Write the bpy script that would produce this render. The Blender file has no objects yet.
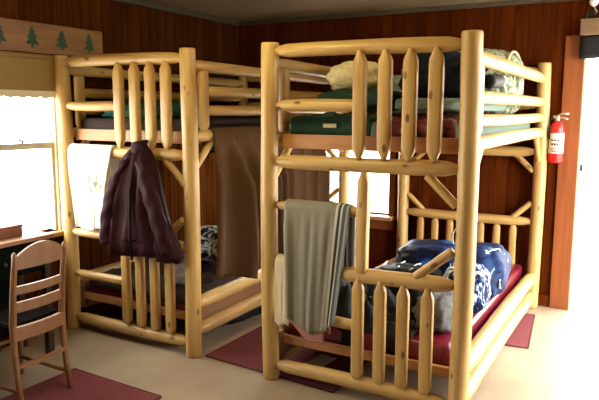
import bpy, bmesh, math, random
from mathutils import Vector, Matrix, Quaternion, noise

random.seed(7)
scene = bpy.context.scene
COL = scene.collection
PI = math.pi

# ------------------------------------------------------------------ materials
def new_mat(name):
    m = bpy.data.materials.new(name)
    m.use_nodes = True
    nt = m.node_tree
    return m, nt, nt.nodes['Principled BSDF']

def N(nt, kind, **kw):
    n = nt.nodes.new(kind)
    for k, v in kw.items():
        setattr(n, k, v)
    return n

def ramp(nt, fac, stops):
    r = N(nt, 'ShaderNodeValToRGB')
    el = r.color_ramp.elements
    while len(el) < len(stops):
        el.new(0.5)
    for e, (p, c) in zip(el, stops):
        e.position = p
        e.color = (*c, 1)
    nt.links.new(fac, r.inputs[0])
    return r.outputs[0]

def mix(nt, fac, a, b, mode='MIX'):
    m = N(nt, 'ShaderNodeMix', data_type='RGBA', blend_type=mode)
    for sock, v in ((0, fac), (6, a), (7, b)):
        if hasattr(v, 'is_linked'):
            nt.links.new(v, m.inputs[sock])
        elif sock == 0:
            m.inputs[0].default_value = v
        else:
            m.inputs[sock].default_value = (*v, 1)
    return m.outputs[2]

def mth(nt, op, a, b=None):
    m = N(nt, 'ShaderNodeMath', operation=op)
    for i, v in enumerate((a, b)):
        if v is None:
            continue
        if hasattr(v, 'is_linked'):
            nt.links.new(v, m.inputs[i])
        else:
            m.inputs[i].default_value = v
    return m.outputs[0]

def coords(nt, scale=(1, 1, 1), rnd=True):
    tc = N(nt, 'ShaderNodeTexCoord')
    mp = N(nt, 'ShaderNodeMapping')
    mp.inputs['Scale'].default_value = scale
    nt.links.new(tc.outputs['Object'], mp.inputs['Vector'])
    if rnd:
        oi = N(nt, 'ShaderNodeObjectInfo')
        ml = N(nt, 'ShaderNodeMath', operation='MULTIPLY')
        ml.inputs[1].default_value = 37.0
        nt.links.new(oi.outputs['Random'], ml.inputs[0])
        cb = N(nt, 'ShaderNodeCombineXYZ')
        for i in range(3):
            nt.links.new(ml.outputs[0], cb.inputs[i])
        nt.links.new(cb.outputs[0], mp.inputs['Location'])
    return mp.outputs[0]

def noise_tex(nt, vec, scale, detail=4, rough=0.55):
    n = N(nt, 'ShaderNodeTexNoise')
    n.inputs['Scale'].default_value = scale
    n.inputs['Detail'].default_value = detail
    n.inputs['Roughness'].default_value = rough
    nt.links.new(vec, n.inputs['Vector'])
    return n.outputs['Fac']

def bump(nt, bs, h, strength=0.3, dist=0.01):
    b = N(nt, 'ShaderNodeBump')
    b.inputs['Strength'].default_value = strength
    b.inputs['Distance'].default_value = dist
    nt.links.new(h, b.inputs['Height'])
    nt.links.new(b.outputs[0], bs.inputs['Normal'])

def log_material(name, light, dark, knot):
    m, nt, bs = new_mat(name)
    v = coords(nt, (14, 14, 1.3))
    f = noise_tex(nt, v, 1.6, 5)
    c = ramp(nt, f, [(0.3, dark), (0.52, light), (0.75, tuple(min(1, x * 1.12) for x in light))])
    v2 = coords(nt, (5, 5, 2.6))
    vo = N(nt, 'ShaderNodeTexVoronoi')
    vo.inputs['Scale'].default_value = 2.2
    nt.links.new(v2, vo.inputs['Vector'])
    k = ramp(nt, vo.outputs['Distance'], [(0.0, (1, 1, 1)), (0.09, (0.85, 0.85, 0.85)), (0.14, (0, 0, 0))])
    c = mix(nt, k, c, knot)
    v3 = coords(nt, (1, 1, 1))
    big = noise_tex(nt, v3, 3.0, 3)
    c = mix(nt, mth(nt, 'MULTIPLY', big, 0.35), c, dark)
    nt.links.new(c, bs.inputs['Base Color'])
    bs.inputs['Roughness'].default_value = 0.42
    bump(nt, bs, f, 0.25, 0.004)
    return m

def panel_material(name, a, b, axis_scale):
    """tongue-and-groove boards: every board has its own tone, grain runs up"""
    m, nt, bs = new_mat(name)
    tc = N(nt, 'ShaderNodeTexCoord')
    sp = N(nt, 'ShaderNodeSeparateXYZ')
    nt.links.new(tc.outputs['Object'], sp.inputs[0])
    idx = mth(nt, 'FLOOR', mth(nt, 'DIVIDE', mth(nt, 'ADD', sp.outputs[0], 0.0005), axis_scale))
    wn = N(nt, 'ShaderNodeTexWhiteNoise', noise_dimensions='1D')
    nt.links.new(idx, wn.inputs['W'])
    cb = N(nt, 'ShaderNodeCombineXYZ')
    nt.links.new(mth(nt, 'MULTIPLY', sp.outputs[0], 30.0), cb.inputs[0])
    nt.links.new(mth(nt, 'MULTIPLY', sp.outputs[2], 2.0), cb.inputs[2])
    nt.links.new(mth(nt, 'MULTIPLY', idx, 3.7), cb.inputs[1])
    g = noise_tex(nt, cb.outputs[0], 1.2, 5, 0.6)
    c = ramp(nt, g, [(0.3, b), (0.7, a)])
    tone = ramp(nt, wn.outputs['Value'], [(0, (0.72, 0.70, 0.68)), (1, (1.12, 1.1, 1.05))])
    c = mix(nt, 1.0, c, tone, 'MULTIPLY')
    nt.links.new(c, bs.inputs['Base Color'])
    bs.inputs['Roughness'].default_value = 0.5
    bs.inputs['Specular IOR Level'].default_value = 0.0
    bump(nt, bs, g, 0.12, 0.003)
    return m

def fabric(name, col, var=0.2, rough=0.9, scale=60, spec=0.15, bumpd=0.004):
    m, nt, bs = new_mat(name)
    v = coords(nt)
    f = noise_tex(nt, v, scale, 3)
    g = noise_tex(nt, v, 5, 3)
    lo = tuple(x * (1 - var) for x in col)
    hi = tuple(min(1, x * (1 + var)) for x in col)
    c = ramp(nt, f, [(0.3, lo), (0.7, hi)])
    c = mix(nt, mth(nt, 'MULTIPLY', g, 0.4), c, lo)
    nt.links.new(c, bs.inputs['Base Color'])
    bs.inputs['Roughness'].default_value = rough
    bs.inputs['Specular IOR Level'].default_value = spec
    bump(nt, bs, f, 0.25, bumpd)
    return m

def two_tone(name, stops, scale, rough=0.85, stretch=(1, 1, 1), dist=0.0):
    m, nt, bs = new_mat(name)
    v = coords(nt, stretch)
    n = N(nt, 'ShaderNodeTexNoise')
    n.inputs['Scale'].default_value = scale
    n.inputs['Detail'].default_value = 3
    n.inputs['Distortion'].default_value = dist
    nt.links.new(v, n.inputs['Vector'])
    c = ramp(nt, n.outputs['Fac'], stops)
    nt.links.new(c, bs.inputs['Base Color'])
    bs.inputs['Roughness'].default_value = rough
    bs.inputs['Specular IOR Level'].default_value = 0.15
    return m

def plain(name, col, rough=0.5, metal=0.0, var=0.1, scale=25):
    m, nt, bs = new_mat(name)
    v = coords(nt)
    f = noise_tex(nt, v, scale, 3)
    c = ramp(nt, f, [(0.3, tuple(x * (1 - var) for x in col)), (0.7, tuple(min(1, x * (1 + var)) for x in col))])
    nt.links.new(c, bs.inputs['Base Color'])
    bs.inputs['Roughness'].default_value = rough
    bs.inputs['Metallic'].default_value = metal
    return m

def grain(name, a, b, stretch=(20, 20, 1.5), rough=0.45):
    m, nt, bs = new_mat(name)
    v = coords(nt, stretch)
    f = noise_tex(nt, v, 1.5, 5)
    c = ramp(nt, f, [(0.3, b), (0.7, a)])
    nt.links.new(c, bs.inputs['Base Color'])
    bs.inputs['Roughness'].default_value = rough
    return m

M = {}
M['log'] = log_material('peeled_pine_log', (0.55, 0.360, 0.125), (0.38, 0.20, 0.060), (0.09, 0.026, 0.008))
M['slat'] = log_material('pine_slat', (0.53, 0.335, 0.105), (0.37, 0.185, 0.052), (0.09, 0.026, 0.008))
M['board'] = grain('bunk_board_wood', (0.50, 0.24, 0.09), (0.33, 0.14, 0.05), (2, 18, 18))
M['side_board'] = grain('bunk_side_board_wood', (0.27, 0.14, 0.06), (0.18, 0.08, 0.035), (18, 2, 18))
M['panel'] = panel_material('red_brown_panel_boards', (0.118, 0.025, 0.0045), (0.052, 0.011, 0.0025), 0.095)
M['panel_brown'] = panel_material('dark_brown_panel_boards', (0.100, 0.028, 0.0055), (0.042, 0.012, 0.0026), 0.095)
M['trimwood'] = grain('orange_fir_trim', (0.27, 0.075, 0.020), (0.18, 0.046, 0.011))
M['paint_trim'] = plain('cream_window_paint', (0.62, 0.55, 0.36), 0.5)
M['sash'] = plain('grey_sash_paint', (0.42, 0.40, 0.34), 0.5)
M['cornice'] = plain('pale_cornice_paint', (0.075, 0.058, 0.036), 0.6)
M['sillwood'] = grain('pine_sill', (0.52, 0.27, 0.09), (0.38, 0.18, 0.05), (2, 16, 16))
M['shade'] = fabric('tan_roller_shade', (0.31, 0.22, 0.095), 0.06, 0.9, 200, 0.05, 0.001)
M['lace'] = fabric('white_lace_trim', (0.75, 0.72, 0.62), 0.05)
M['plaque'] = grain('stained_plaque_wood', (0.25, 0.115, 0.024), (0.155, 0.062, 0.013), (12, 1.5, 12))
M['tree'] = plain('green_tree_paint', (0.012, 0.055, 0.028), 0.7)
M['trunk'] = plain('brown_trunk_paint', (0.06, 0.03, 0.015), 0.7)
M['towel_white'] = fabric('white_towel_terry', (0.80, 0.79, 0.72), 0.04, 0.95, 160)
M['towel_mark'] = plain('towel_grey_print', (0.30, 0.34, 0.24), 0.9)
M['plum'] = fabric('plum_nylon', (0.026, 0.0072, 0.0100), 0.2, 0.6, 40, 0.05)
M['plum_dark'] = fabric('dark_jacket_lining', (0.012, 0.0045, 0.006), 0.2, 0.7, 40, 0.1)
M['brown_blanket'] = fabric('brown_blanket_wool', (0.088, 0.043, 0.021), 0.12, 0.95, 90)
M['dark_brown_blanket'] = fabric('dark_brown_blanket_wool', (0.045, 0.024, 0.017), 0.2, 0.95, 90)
M['cream'] = fabric('cream_fleece', (0.78, 0.68, 0.42), 0.2, 0.95, 45, 0.2, 0.02)
M['cream_cloth'] = fabric('cream_cloth', (0.60, 0.50, 0.33), 0.06, 0.95, 120)
M['pink_cloth'] = fabric('dusty_pink_cloth', (0.36, 0.16, 0.13), 0.06, 0.95, 120)
M['green_cloth'] = fabric('dark_green_cloth', (0.022, 0.055, 0.035), 0.2, 0.8)
M['teal_cloth'] = fabric('grey_teal_blanket', (0.19, 0.26, 0.22), 0.12, 0.85)
M['pale_green'] = fabric('pale_green_cotton', (0.30, 0.33, 0.24), 0.15)
M['teal_bright'] = fabric('teal_green_cloth', (0.016, 0.085, 0.06), 0.3, 0.8)
M['navy'] = fabric('black_navy_cloth', (0.008, 0.010, 0.018), 0.3, 0.8)
M['black'] = fabric('black_cloth', (0.010, 0.010, 0.011), 0.3, 0.6)
M['grey_cloth'] = fabric('grey_cloth', (0.28, 0.28, 0.30), 0.2, 0.9)
M['dark_grey'] = fabric('dark_grey_cloth', (0.11, 0.11, 0.12), 0.3)
M['sack'] = two_tone('green_white_print', [(0.35, (0.05, 0.09, 0.05)), (0.47, (0.20, 0.25, 0.15)), (0.55, (0.58, 0.58, 0.44)), (0.68, (0.13, 0.18, 0.10))], 16, 0.85, (1, 1, 1), 1.5)
M['redprint'] = two_tone('red_white_print', [(0.40, (0.018, 0.012, 0.012)), (0.52, (0.17, 0.035, 0.03)), (0.60, (0.20, 0.06, 0.045)), (0.68, (0.42, 0.33, 0.26))], 14, 0.9)
M['bw_print'] = two_tone('black_white_print', [(0.44, (0.012, 0.013, 0.02)), (0.5, (0.15, 0.18, 0.24)), (0.56, (0.7, 0.7, 0.7))], 11, 0.85, (1, 1, 1), 2.0)
M['blue'] = two_tone('blue_nylon', [(0.44, (0.004, 0.006, 0.018)), (0.53, (0.006, 0.022, 0.10)), (0.63, (0.03, 0.15, 0.48))], 5, 0.5)  # dark-to-bright stops put the highlights into the nylon colour
M['blue_print'] = two_tone('blue_white_print', [(0.40, (0.004, 0.010, 0.04)), (0.58, (0.007, 0.030, 0.12)), (0.67, (0.009, 0.04, 0.15)), (0.70, (0.5, 0.55, 0.62))], 7, 0.6, (1, 1, 1), 2.5)
M['bluewhite'] = two_tone('blue_white_zigzag', [(0.44, (0.006, 0.012, 0.05)), (0.51, (0.02, 0.07, 0.22)), (0.57, (0.6, 0.62, 0.66))], 13, 0.8, (1, 1, 1), 2.2)
M['white_cord'] = plain('white_cord', (0.75, 0.75, 0.72), 0.7)
M['vinyl'] = plain('red_mattress_vinyl', (0.12, 0.005, 0.015), 0.28, 0, 0.12, 8)
M['mattress'] = fabric('dark_mattress_ticking', (0.05, 0.035, 0.03), 0.15)
M['rug'] = fabric('burgundy_rug_pile', (0.165, 0.045, 0.052), 0.25, 0.98, 110, 0.1, 0.004)
M['rug_edge'] = fabric('rug_binding', (0.09, 0.025, 0.028), 0.15)
M['paper'] = plain('white_paper', (0.80, 0.80, 0.76), 0.6, 0, 0.03)
M['chair'] = grain('chair_beech', (0.27, 0.125, 0.048), (0.20, 0.085, 0.032))
M['dark_seat'] = fabric('dark_woven_seat', (0.007, 0.005, 0.004), 0.2, spec=0.02)
M['desk'] = grain('dark_desk_wood', (0.035, 0.017, 0.010), (0.02, 0.010, 0.006), (16, 1.5, 16))
M['desk_top'] = grain('desk_top_wood', (0.42, 0.21, 0.12), (0.30, 0.14, 0.07), (16, 1.5, 16))
M['desk_panel'] = fabric('dark_green_black_panel', (0.005, 0.007, 0.006), 0.15, 0.9, 20, 0.03)
M['boxwood'] = grain('reddish_box_wood', (0.28, 0.10, 0.045), (0.17, 0.055, 0.025), (16, 2, 16))
M['red'] = plain('extinguisher_red', (0.55, 0.015, 0.018), 0.25, 0, 0.05)
M['label'] = plain('white_label', (0.78, 0.76, 0.70), 0.5, 0, 0.03)
M['ink'] = plain('dark_label_ink', (0.10, 0.02, 0.02), 0.6)
M['metal'] = plain('brushed_metal', (0.55, 0.53, 0.48), 0.35, 0.9)
M['darkmetal'] = plain('black_metal', (0.02, 0.02, 0.02), 0.4, 0.5)
M['lampglass'] = plain('white_lamp_glass', (0.85, 0.85, 0.85), 0.2, 0, 0.02)
M['blind'] = fabric('black_blind_cloth', (0.016, 0.015, 0.017), 0.2, 0.8)
M['valance'] = grain('grey_brown_valance_wood', (0.22, 0.14, 0.085), (0.13, 0.08, 0.05), (2, 18, 18))
M['ground'] = plain('pale_outdoor_concrete', (0.62, 0.59, 0.54), 0.9, 0, 0.08, 3)

def ceiling_mat():
    m, nt, bs = new_mat('ceiling_paint')
    v = coords(nt, rnd=False)
    f = noise_tex(nt, v, 2.0, 4)
    c = ramp(nt, f, [(0.3, (0.31, 0.22, 0.12)), (0.7, (0.36, 0.26, 0.145))])
    nt.links.new(c, bs.inputs['Base Color'])
    bs.inputs['Roughness'].default_value = 0.8
    return m
M['ceiling'] = ceiling_mat()

def floor_mat():
    m, nt, bs = new_mat('worn_grey_floor')
    v = coords(nt, rnd=False)
    f = noise_tex(nt, v, 2.2, 6, 0.6)
    g = noise_tex(nt, v, 60, 3)
    c = ramp(nt, f, [(0.3, (0.28, 0.212, 0.15)), (0.5, (0.335, 0.26, 0.185)), (0.7, (0.38, 0.30, 0.215))])
    c = mix(nt, mth(nt, 'MULTIPLY', g, 0.25), c, (0.26, 0.20, 0.135))
    nt.links.new(c, bs.inputs['Base Color'])
    bs.inputs['Roughness'].default_value = 0.5
    bs.inputs['Specular IOR Level'].default_value = 0.35
    bump(nt, bs, g, 0.08, 0.002)
    return m
M['floor'] = floor_mat()

def glass_mat():
    m = bpy.data.materials.new('clear_window_glass')
    m.use_nodes = True
    nt = m.node_tree
    nt.nodes.clear()
    o = N(nt, 'ShaderNodeOutputMaterial')
    t = N(nt, 'ShaderNodeBsdfTransparent')
    t.inputs[0].default_value = (0.96, 0.97, 0.96, 1)
    g = N(nt, 'ShaderNodeBsdfGlossy')
    g.inputs['Roughness'].default_value = 0.02
    mx = N(nt, 'ShaderNodeMixShader')
    mx.inputs[0].default_value = 0.04
    nt.links.new(t.outputs[0], mx.inputs[1])
    nt.links.new(g.outputs[0], mx.inputs[2])
    nt.links.new(mx.outputs[0], o.inputs[0])
    return m
M['glass'] = glass_mat()

def striped_towel():
    """grey-green towel, dark and white stripes woven along one edge (u > 0.8)"""
    m, nt, bs = new_mat('grey_striped_towel')
    uv = N(nt, 'ShaderNodeUVMap')
    sp = N(nt, 'ShaderNodeSeparateXYZ')
    nt.links.new(uv.outputs[0], sp.inputs[0])
    base = (0.235, 0.212, 0.160)
    r = N(nt, 'ShaderNodeValToRGB')
    r.color_ramp.interpolation = 'CONSTANT'
    el = r.color_ramp.elements
    st = [(0, base), (0.80, (0.62, 0.60, 0.50)), (0.835, (0.03, 0.035, 0.04)), (0.875, (0.60, 0.58, 0.50)),
          (0.90, (0.07, 0.08, 0.09)), (0.95, (0.34, 0.36, 0.36))]
    while len(el) < len(st):
        el.new(0.5)
    for e, (p, c) in zip(el, st):
        e.position = p
        e.color = (*c, 1)
    nt.links.new(sp.outputs[0], r.inputs[0])
    v = coords(nt)
    f = noise_tex(nt, v, 140, 3)
    c = mix(nt, mth(nt, 'MULTIPLY', f, 0.3), r.outputs[0], (0.13, 0.12, 0.09))
    nt.links.new(c, bs.inputs['Base Color'])
    bs.inputs['Roughness'].default_value = 0.95
    bump(nt, bs, f, 0.3, 0.004)
    return m
M['towel_grey'] = striped_towel()

# ------------------------------------------------------------------ object helpers
def link(name, me, mat, parent=None, loc=(0, 0, 0)):
    o = bpy.data.objects.new(name, me)
    COL.objects.link(o)
    if mat is not None:
        me.materials.append(mat)
    if parent is not None:
        o.parent = parent
    o.location = loc
    return o

def from_bm(name, bm, mat, parent=None, loc=(0, 0, 0), smooth=True):
    bmesh.ops.recalc_face_normals(bm, faces=bm.faces)
    me = bpy.data.meshes.new(name)
    bm.to_mesh(me)
    bm.free()
    if smooth:
        for p in me.polygons:
            p.use_smooth = True
    return link(name, me, mat, parent, loc)

def thing(name, label, cat, loc=(0, 0, 0), rotz=0.0, group=None):
    o = bpy.data.objects.new(name, None)
    COL.objects.link(o)
    o.empty_display_size = 0.1
    o.location = loc
    o.rotation_euler = (0, 0, rotz)
    o['label'] = label
    o['category'] = cat
    if group:
        o['group'] = group
    return o

def tag(o, label, cat, group=None):
    o['label'] = label
    o['category'] = cat
    if group:
        o['group'] = group
    return o

def structure(o):
    o['kind'] = 'structure'
    return o

def bm_box(bm, lo, hi, bev=0.0):
    vs = [bm.verts.new((x, y, z)) for x in (lo[0], hi[0]) for y in (lo[1], hi[1]) for z in (lo[2], hi[2])]
    F = [(0, 1, 3, 2), (4, 6, 7, 5), (0, 4, 5, 1), (2, 3, 7, 6), (0, 2, 6, 4), (1, 5, 7, 3)]
    fs = [bm.faces.new([vs[i] for i in f]) for f in F]
    if bev > 0:
        es = list({e for f in fs for e in f.edges})
        bmesh.ops.bevel(bm, geom=es, offset=bev, segments=2, affect='EDGES', profile=0.6)

def box(name, lo, hi, mat, parent=None, bev=0.004, loc=(0, 0, 0)):
    bm = bmesh.new()
    bm_box(bm, lo, hi, bev)
    return from_bm(name, bm, mat, parent, loc, smooth=False)

def loft_bm(bm, rings, closed=True, cap=True):
    rows = [[bm.verts.new(p) for p in r] for r in rings]
    n = len(rows[0])
    for a, b in zip(rows, rows[1:]):
        for i in range(n if closed else n - 1):
            j = (i + 1) % n
            bm.faces.new((a[i], a[j], b[j], b[i]))
    if cap:
        bm.faces.new(list(reversed(rows[0])))
        bm.faces.new(rows[-1])
    return rows

def align(o, p0, p1, roll=0.0):
    d = (Vector(p1) - Vector(p0)).normalized()
    q = d.to_track_quat('Z', 'Y') if abs(d.z) < 0.999 else Quaternion((1, 0, 0, 0))
    o.rotation_mode = 'QUATERNION'
    o.rotation_quaternion = q @ Quaternion((0, 0, 1), roll)
    o.location = p0

def log(name, parent, p0, p1, r, e0='round', e1='round', mat=None, squash=1.0, seg=16, label=None):
    """a peeled log between two points: slight crook and swell, ends rounded, tapered to a tenon or sawn flat"""
    L = (Vector(p1) - Vector(p0)).length
    zs = [0.0, 0.004, 0.015, 0.035, 0.07]
    k = max(3, int(L / 0.12))
    ts = [z for z in zs] + [0.07 + (L - 0.14) * i / k for i in range(1, k)] + [L - z for z in reversed(zs)]
    def endf(d, kind):
        if d > 0.0701:
            return 1.0
        i = min(range(5), key=lambda j: abs(zs[j] - d))
        return {'round': (0.55, 0.72, 0.88, 0.97, 1), 'taper': (0.50, 0.56, 0.66, 0.80, 0.95),
                'flat': (0.90, 0.97, 1, 1, 1), 'tenon': (0.6, 0.62, 0.66, 0.75, 0.92)}[kind][i]
    s1, s2, ph = random.uniform(0, 50), random.uniform(0, 50), random.uniform(0, 2 * PI)
    cr = min(0.006, 0.004 * L)
    rings = []
    for z in ts:
        rr = r * (1 + 0.05 * noise.noise((s1, z * 3.1, 0))) * endf(z, e0) * endf(L - z, e1)
        w = math.sin(PI * z / L)
        cx, cy = cr * w * math.cos(ph) * 1.5, cr * w * math.sin(ph) * 1.5
        ring = []
        for i in range(seg):
            a = 2 * PI * i / seg
            q = rr * (1 + 0.035 * noise.noise((math.cos(a) * 1.3 + s2, math.sin(a) * 1.3, z * 4)))
            ring.append((cx + q * math.cos(a) * squash, cy + q * math.sin(a), z))
        rings.append(ring)
    bm = bmesh.new()
    loft_bm(bm, rings)
    o = from_bm(name, bm, mat or M['log'], parent)
    align(o, p0, p1)
    if label:
        o['label'] = label
    return o

def slat(name, parent, p0, p1, w, t, e0='round', e1='point', mat=None):
    """an upright half-log picket, its ends whittled to a point or rounded over"""
    L = (Vector(p1) - Vector(p0)).length
    prof = {'point': [(0.0, .30), (.004, .36), (.03, .70), (.048, .95), (.065, 1)],
            'round': [(0.0, .62), (.006, .80), (.018, .95), (.03, 1.0), (.065, 1)]}
    ts = [(z, f) for z, f in prof[e0]]
    ts += [(0.065 + (L - 0.13) * i / 4, 1.0) for i in range(1, 4)]
    ts += [(L - z, f) for z, f in reversed(prof[e1])]
    s = random.uniform(0, 60)
    rings = []
    for z, f in ts:
        ring = []
        ww = w * (1 + 0.06 * noise.noise((s, z * 4, 0)))
        for i in range(16):
            a = 2 * PI * i / 16
            c, sn = math.cos(a), math.sin(a)
            x = math.copysign(abs(c) ** 0.36, c) * ww / 2 * f
            y = math.copysign(abs(sn) ** 0.5, sn) * t / 2 * (0.55 + 0.45 * f)
            ring.append((x, y, z))
        rings.append(ring)
    bm = bmesh.new()
    loft_bm(bm, rings)
    o = from_bm(name, bm, mat or M['slat'], parent)
    o.location = p0
    d = (Vector(p1) - Vector(p0)).normalized()
    o.rotation_mode = 'QUATERNION'
    o.rotation_quaternion = Vector((0, 0, 1)).rotation_difference(d)
    return o

def tube(bm, pts, r, seg=8):
    pts = [Vector(p) for p in pts]
    rr = r if isinstance(r, (list, tuple)) else [r] * len(pts)
    rings = []
    up = Vector((0.13, 0.21, 1)).normalized()
    for i, p in enumerate(pts):
        d = (pts[min(i + 1, len(pts) - 1)] - pts[max(i - 1, 0)]).normalized()
        a = d.cross(up)
        if a.length < 1e-3:
            a = d.cross(Vector((1, 0, 0)))
        a.normalize()
        b = d.cross(a)
        rings.append([p + rr[i] * (math.cos(2 * PI * k / seg) * a + math.sin(2 * PI * k / seg) * b) for k in range(seg)])
    loft_bm(bm, rings)

def lathe(bm, prof, seg=20, c=(0, 0, 0)):
    rings = [[(c[0] + r * math.cos(2 * PI * i / seg), c[1] + r * math.sin(2 * PI * i / seg), c[2] + z) for i in range(seg)] for r, z in prof]
    loft_bm(bm, rings)

def blob_bm(size, amp=0.15, freq=3.0, flat=0.0, e=0.8, seed=0.0, seg=40, ring=24, fold=0.0, folds=6):
    """soft heaped shape, base at z=0: superellipsoid pushed about by noise, bottom pressed flat"""
    bm = bmesh.new()
    a, b, c = size[0] / 2, size[1] / 2, size[2] / 2
    sg = lambda v, p: math.copysign(abs(v) ** p, v)
    rings = []
    for j in range(ring + 1):
        ph = -PI / 2 + PI * j / ring
        ph = max(-PI / 2 + 0.02, min(PI / 2 - 0.02, ph))
        row = []
        for i in range(seg):
            th = 2 * PI * i / seg
            v = Vector((sg(math.cos(th), e) * sg(math.cos(ph), e), sg(math.sin(th), e) * sg(math.cos(ph), e), sg(math.sin(ph), e)))
            n = noise.fractal(v * freq + Vector((seed, seed * 1.7, -seed)), 0.9, 2.1, 4)
            k = 1 + amp * n + fold * math.sin(folds * th + 3 * v.z + seed) * math.cos(ph)
            p = Vector((v.x * a * k, v.y * b * k, v.z * c * (1 + amp * n * 0.8)))
            p.z = max(p.z, -c * (1 - flat))
            row.append(p + Vector((0, 0, c * (1 - flat))))
        rings.append(row)
    loft_bm(bm, rings)
    return bm

def cloth(name, grid, mat, parent=None, thick=0.008, uv=True, loc=(0, 0, 0)):
    """grid[row][col] of points -> a sheet with real thickness and UVs"""
    bm = bmesh.new()
    rows = [[bm.verts.new(p) for p in r] for r in grid]
    lay = bm.loops.layers.uv.new('UVMap')
    nr, nc = len(rows), len(rows[0])
    for i in range(nr - 1):
        for j in range(nc - 1):
            f = bm.faces.new((rows[i][j], rows[i][j + 1], rows[i + 1][j + 1], rows[i + 1][j]))
            for l, (a, b) in zip(f.loops, ((i, j), (i, j + 1), (i + 1, j + 1), (i + 1, j))):
                l[lay].uv = (b / (nc - 1), a / (nr - 1))
    me = bpy.data.meshes.new(name)
    bm.to_mesh(me)
    bm.free()
    for p in me.polygons:
        p.use_smooth = True
    o = link(name, me, mat, parent, loc)
    s = o.modifiers.new('thickness', 'SOLIDIFY')
    s.thickness = thick
    s.offset = 0
    return o

def path_points(pts, n):
    pts = [Vector(p) for p in pts]
    ls = [0]
    for a, b in zip(pts, pts[1:]):
        ls.append(ls[-1] + (b - a).length)
    out = []
    for i in range(n):
        t = ls[-1] * i / (n - 1)
        k = 0
        while k < len(ls) - 2 and ls[k + 1] < t:
            k += 1
        f = (t - ls[k]) / max(1e-6, ls[k + 1] - ls[k])
        out.append(pts[k].lerp(pts[k + 1], f))
    return out

# ------------------------------------------------------------------ camera
cam = bpy.data.cameras.new('camera')
cam.sensor_width = 36.0
cam.lens = 36.0 * 625.7 / 599.0
co = bpy.data.objects.new('camera', cam)
COL.objects.link(co)
yaw, pitch, roll = 0.5131, 0.1420, 0.0035
fw = Vector((-math.sin(yaw) * math.cos(pitch), math.cos(yaw) * math.cos(pitch), -math.sin(pitch)))
rt = Vector((math.cos(yaw), math.sin(yaw), 0))
up = rt.cross(fw)
R = math.cos(roll) * rt + math.sin(roll) * up
U = -math.sin(roll) * rt + math.cos(roll) * up
mw = Matrix((R, U, -fw)).transposed().to_4x4()
mw.translation = Vector((0, 0, 1.4575))
co.matrix_world = mw
cam.clip_start = 0.05
scene.camera = co

# ------------------------------------------------------------------ the room
XL, XR, YB, YF, ZC = -3.42, 0.56, 4.9, -1.6, 2.262
BW = 0.095

def panel_wall(name, length, height, openings, matrix, thick=0.11, mat='panel'):
    """vertical boards with chamfered edges, split round the openings (s0, s1, z0, z1); front face at local y=0, body to +y"""
    bm = bmesh.new()
    cuts = {0.0, length}
    s = 0.0
    while s < length:
        cuts.add(round(s, 5))
        s += BW
    for o in openings:
        cuts.update((o[0], o[1]))
    cuts = sorted(cuts)
    c, dz = 0.004, 0.006
    for a, b in zip(cuts, cuts[1:]):
        if b - a < 0.002:
            continue
        mid = (a + b) / 2
        spans = [(0.0, height)]
        for o in openings:
            if o[0] < mid < o[1]:
                new = []
                for z0, z1 in spans:
                    if o[2] > z0:
                        new.append((z0, min(z1, o[2])))
                    if o[3] < z1:
                        new.append((max(z0, o[3]), z1))
                spans = new
        ch = min(c, (b - a) / 3)
        for z0, z1 in spans:
            if z1 - z0 < 0.002:
                continue
            prof = [(a, dz), (a + ch, 0), (b - ch, 0), (b, dz), (b, thick), (a, thick)]
            lo = [bm.verts.new((x, y, z0)) for x, y in prof]
            hi = [bm.verts.new((x, y, z1)) for x, y in prof]
            n = len(prof)
            for i in range(n):
                bm.faces.new((lo[i], lo[(i + 1) % n], hi[(i + 1) % n], hi[i]))
            bm.faces.new(lo)
            bm.faces.new(hi)
    o = from_bm(name, bm, M[mat], smooth=False)
    o.matrix_world = matrix
    return structure(o)

def wall_matrix(origin, along, outward):
    a, n = Vector(along), Vector(outward)
    m = Matrix((a, n, Vector((0, 0, 1)))).transposed().to_4x4()
    m.translation = Vector(origin)
    return m

DX0, DX1, DZ = -0.462, 0.46, 1.985                 # doorway in the back wall
WX0, WX1, WZ0, WZ1 = -3.22, -1.895, 0.585, 1.36     # window in the back wall
LY0, LY1, LZ0, LZ1 = 0.40, 2.815, 0.66, 1.80        # window in the left wall
RY0, RY1, RZ1 = 2.78, 4.76, 2.14                    # glazed opening in the right wall

panel_wall('wall_back', XR - XL, ZC, [(DX0 - XL, DX1 - XL, 0, DZ), (WX0 - XL, WX1 - XL, WZ0, WZ1)], wall_matrix((XL, YB, 0), (1, 0, 0), (0, 1, 0)))
panel_wall('wall_left', YB - YF + 0.1, ZC, [(LY0 - YF, LY1 - YF, LZ0, LZ1)], wall_matrix((XL, YF, 0), (0, 1, 0), (-1, 0, 0)), mat='panel_brown')
panel_wall('wall_right', YB - YF + 0.1, ZC, [(RY0 - YF, RY1 - YF, 0, RZ1)], wall_matrix((XR, YF, 0), (0, 1, 0), (1, 0, 0)))
panel_wall('wall_front', XR - XL, ZC, [], wall_matrix((XL, YF, 0), (1, 0, 0), (0, -1, 0)))
structure(box('floor', (XL - 0.11, YF - 0.11, -0.10), (XR + 0.11, YB + 0.11, 0.0), M['floor'], bev=0))
structure(box('ceiling', (XL - 0.11, YF - 0.11, ZC), (XR + 0.11, YB + 0.11, ZC + 0.10), M['ceiling'], bev=0))

def strip(name, lo, hi, mat, bev=0.004):
    return structure(box(name, lo, hi, mat, bev=bev))

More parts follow.
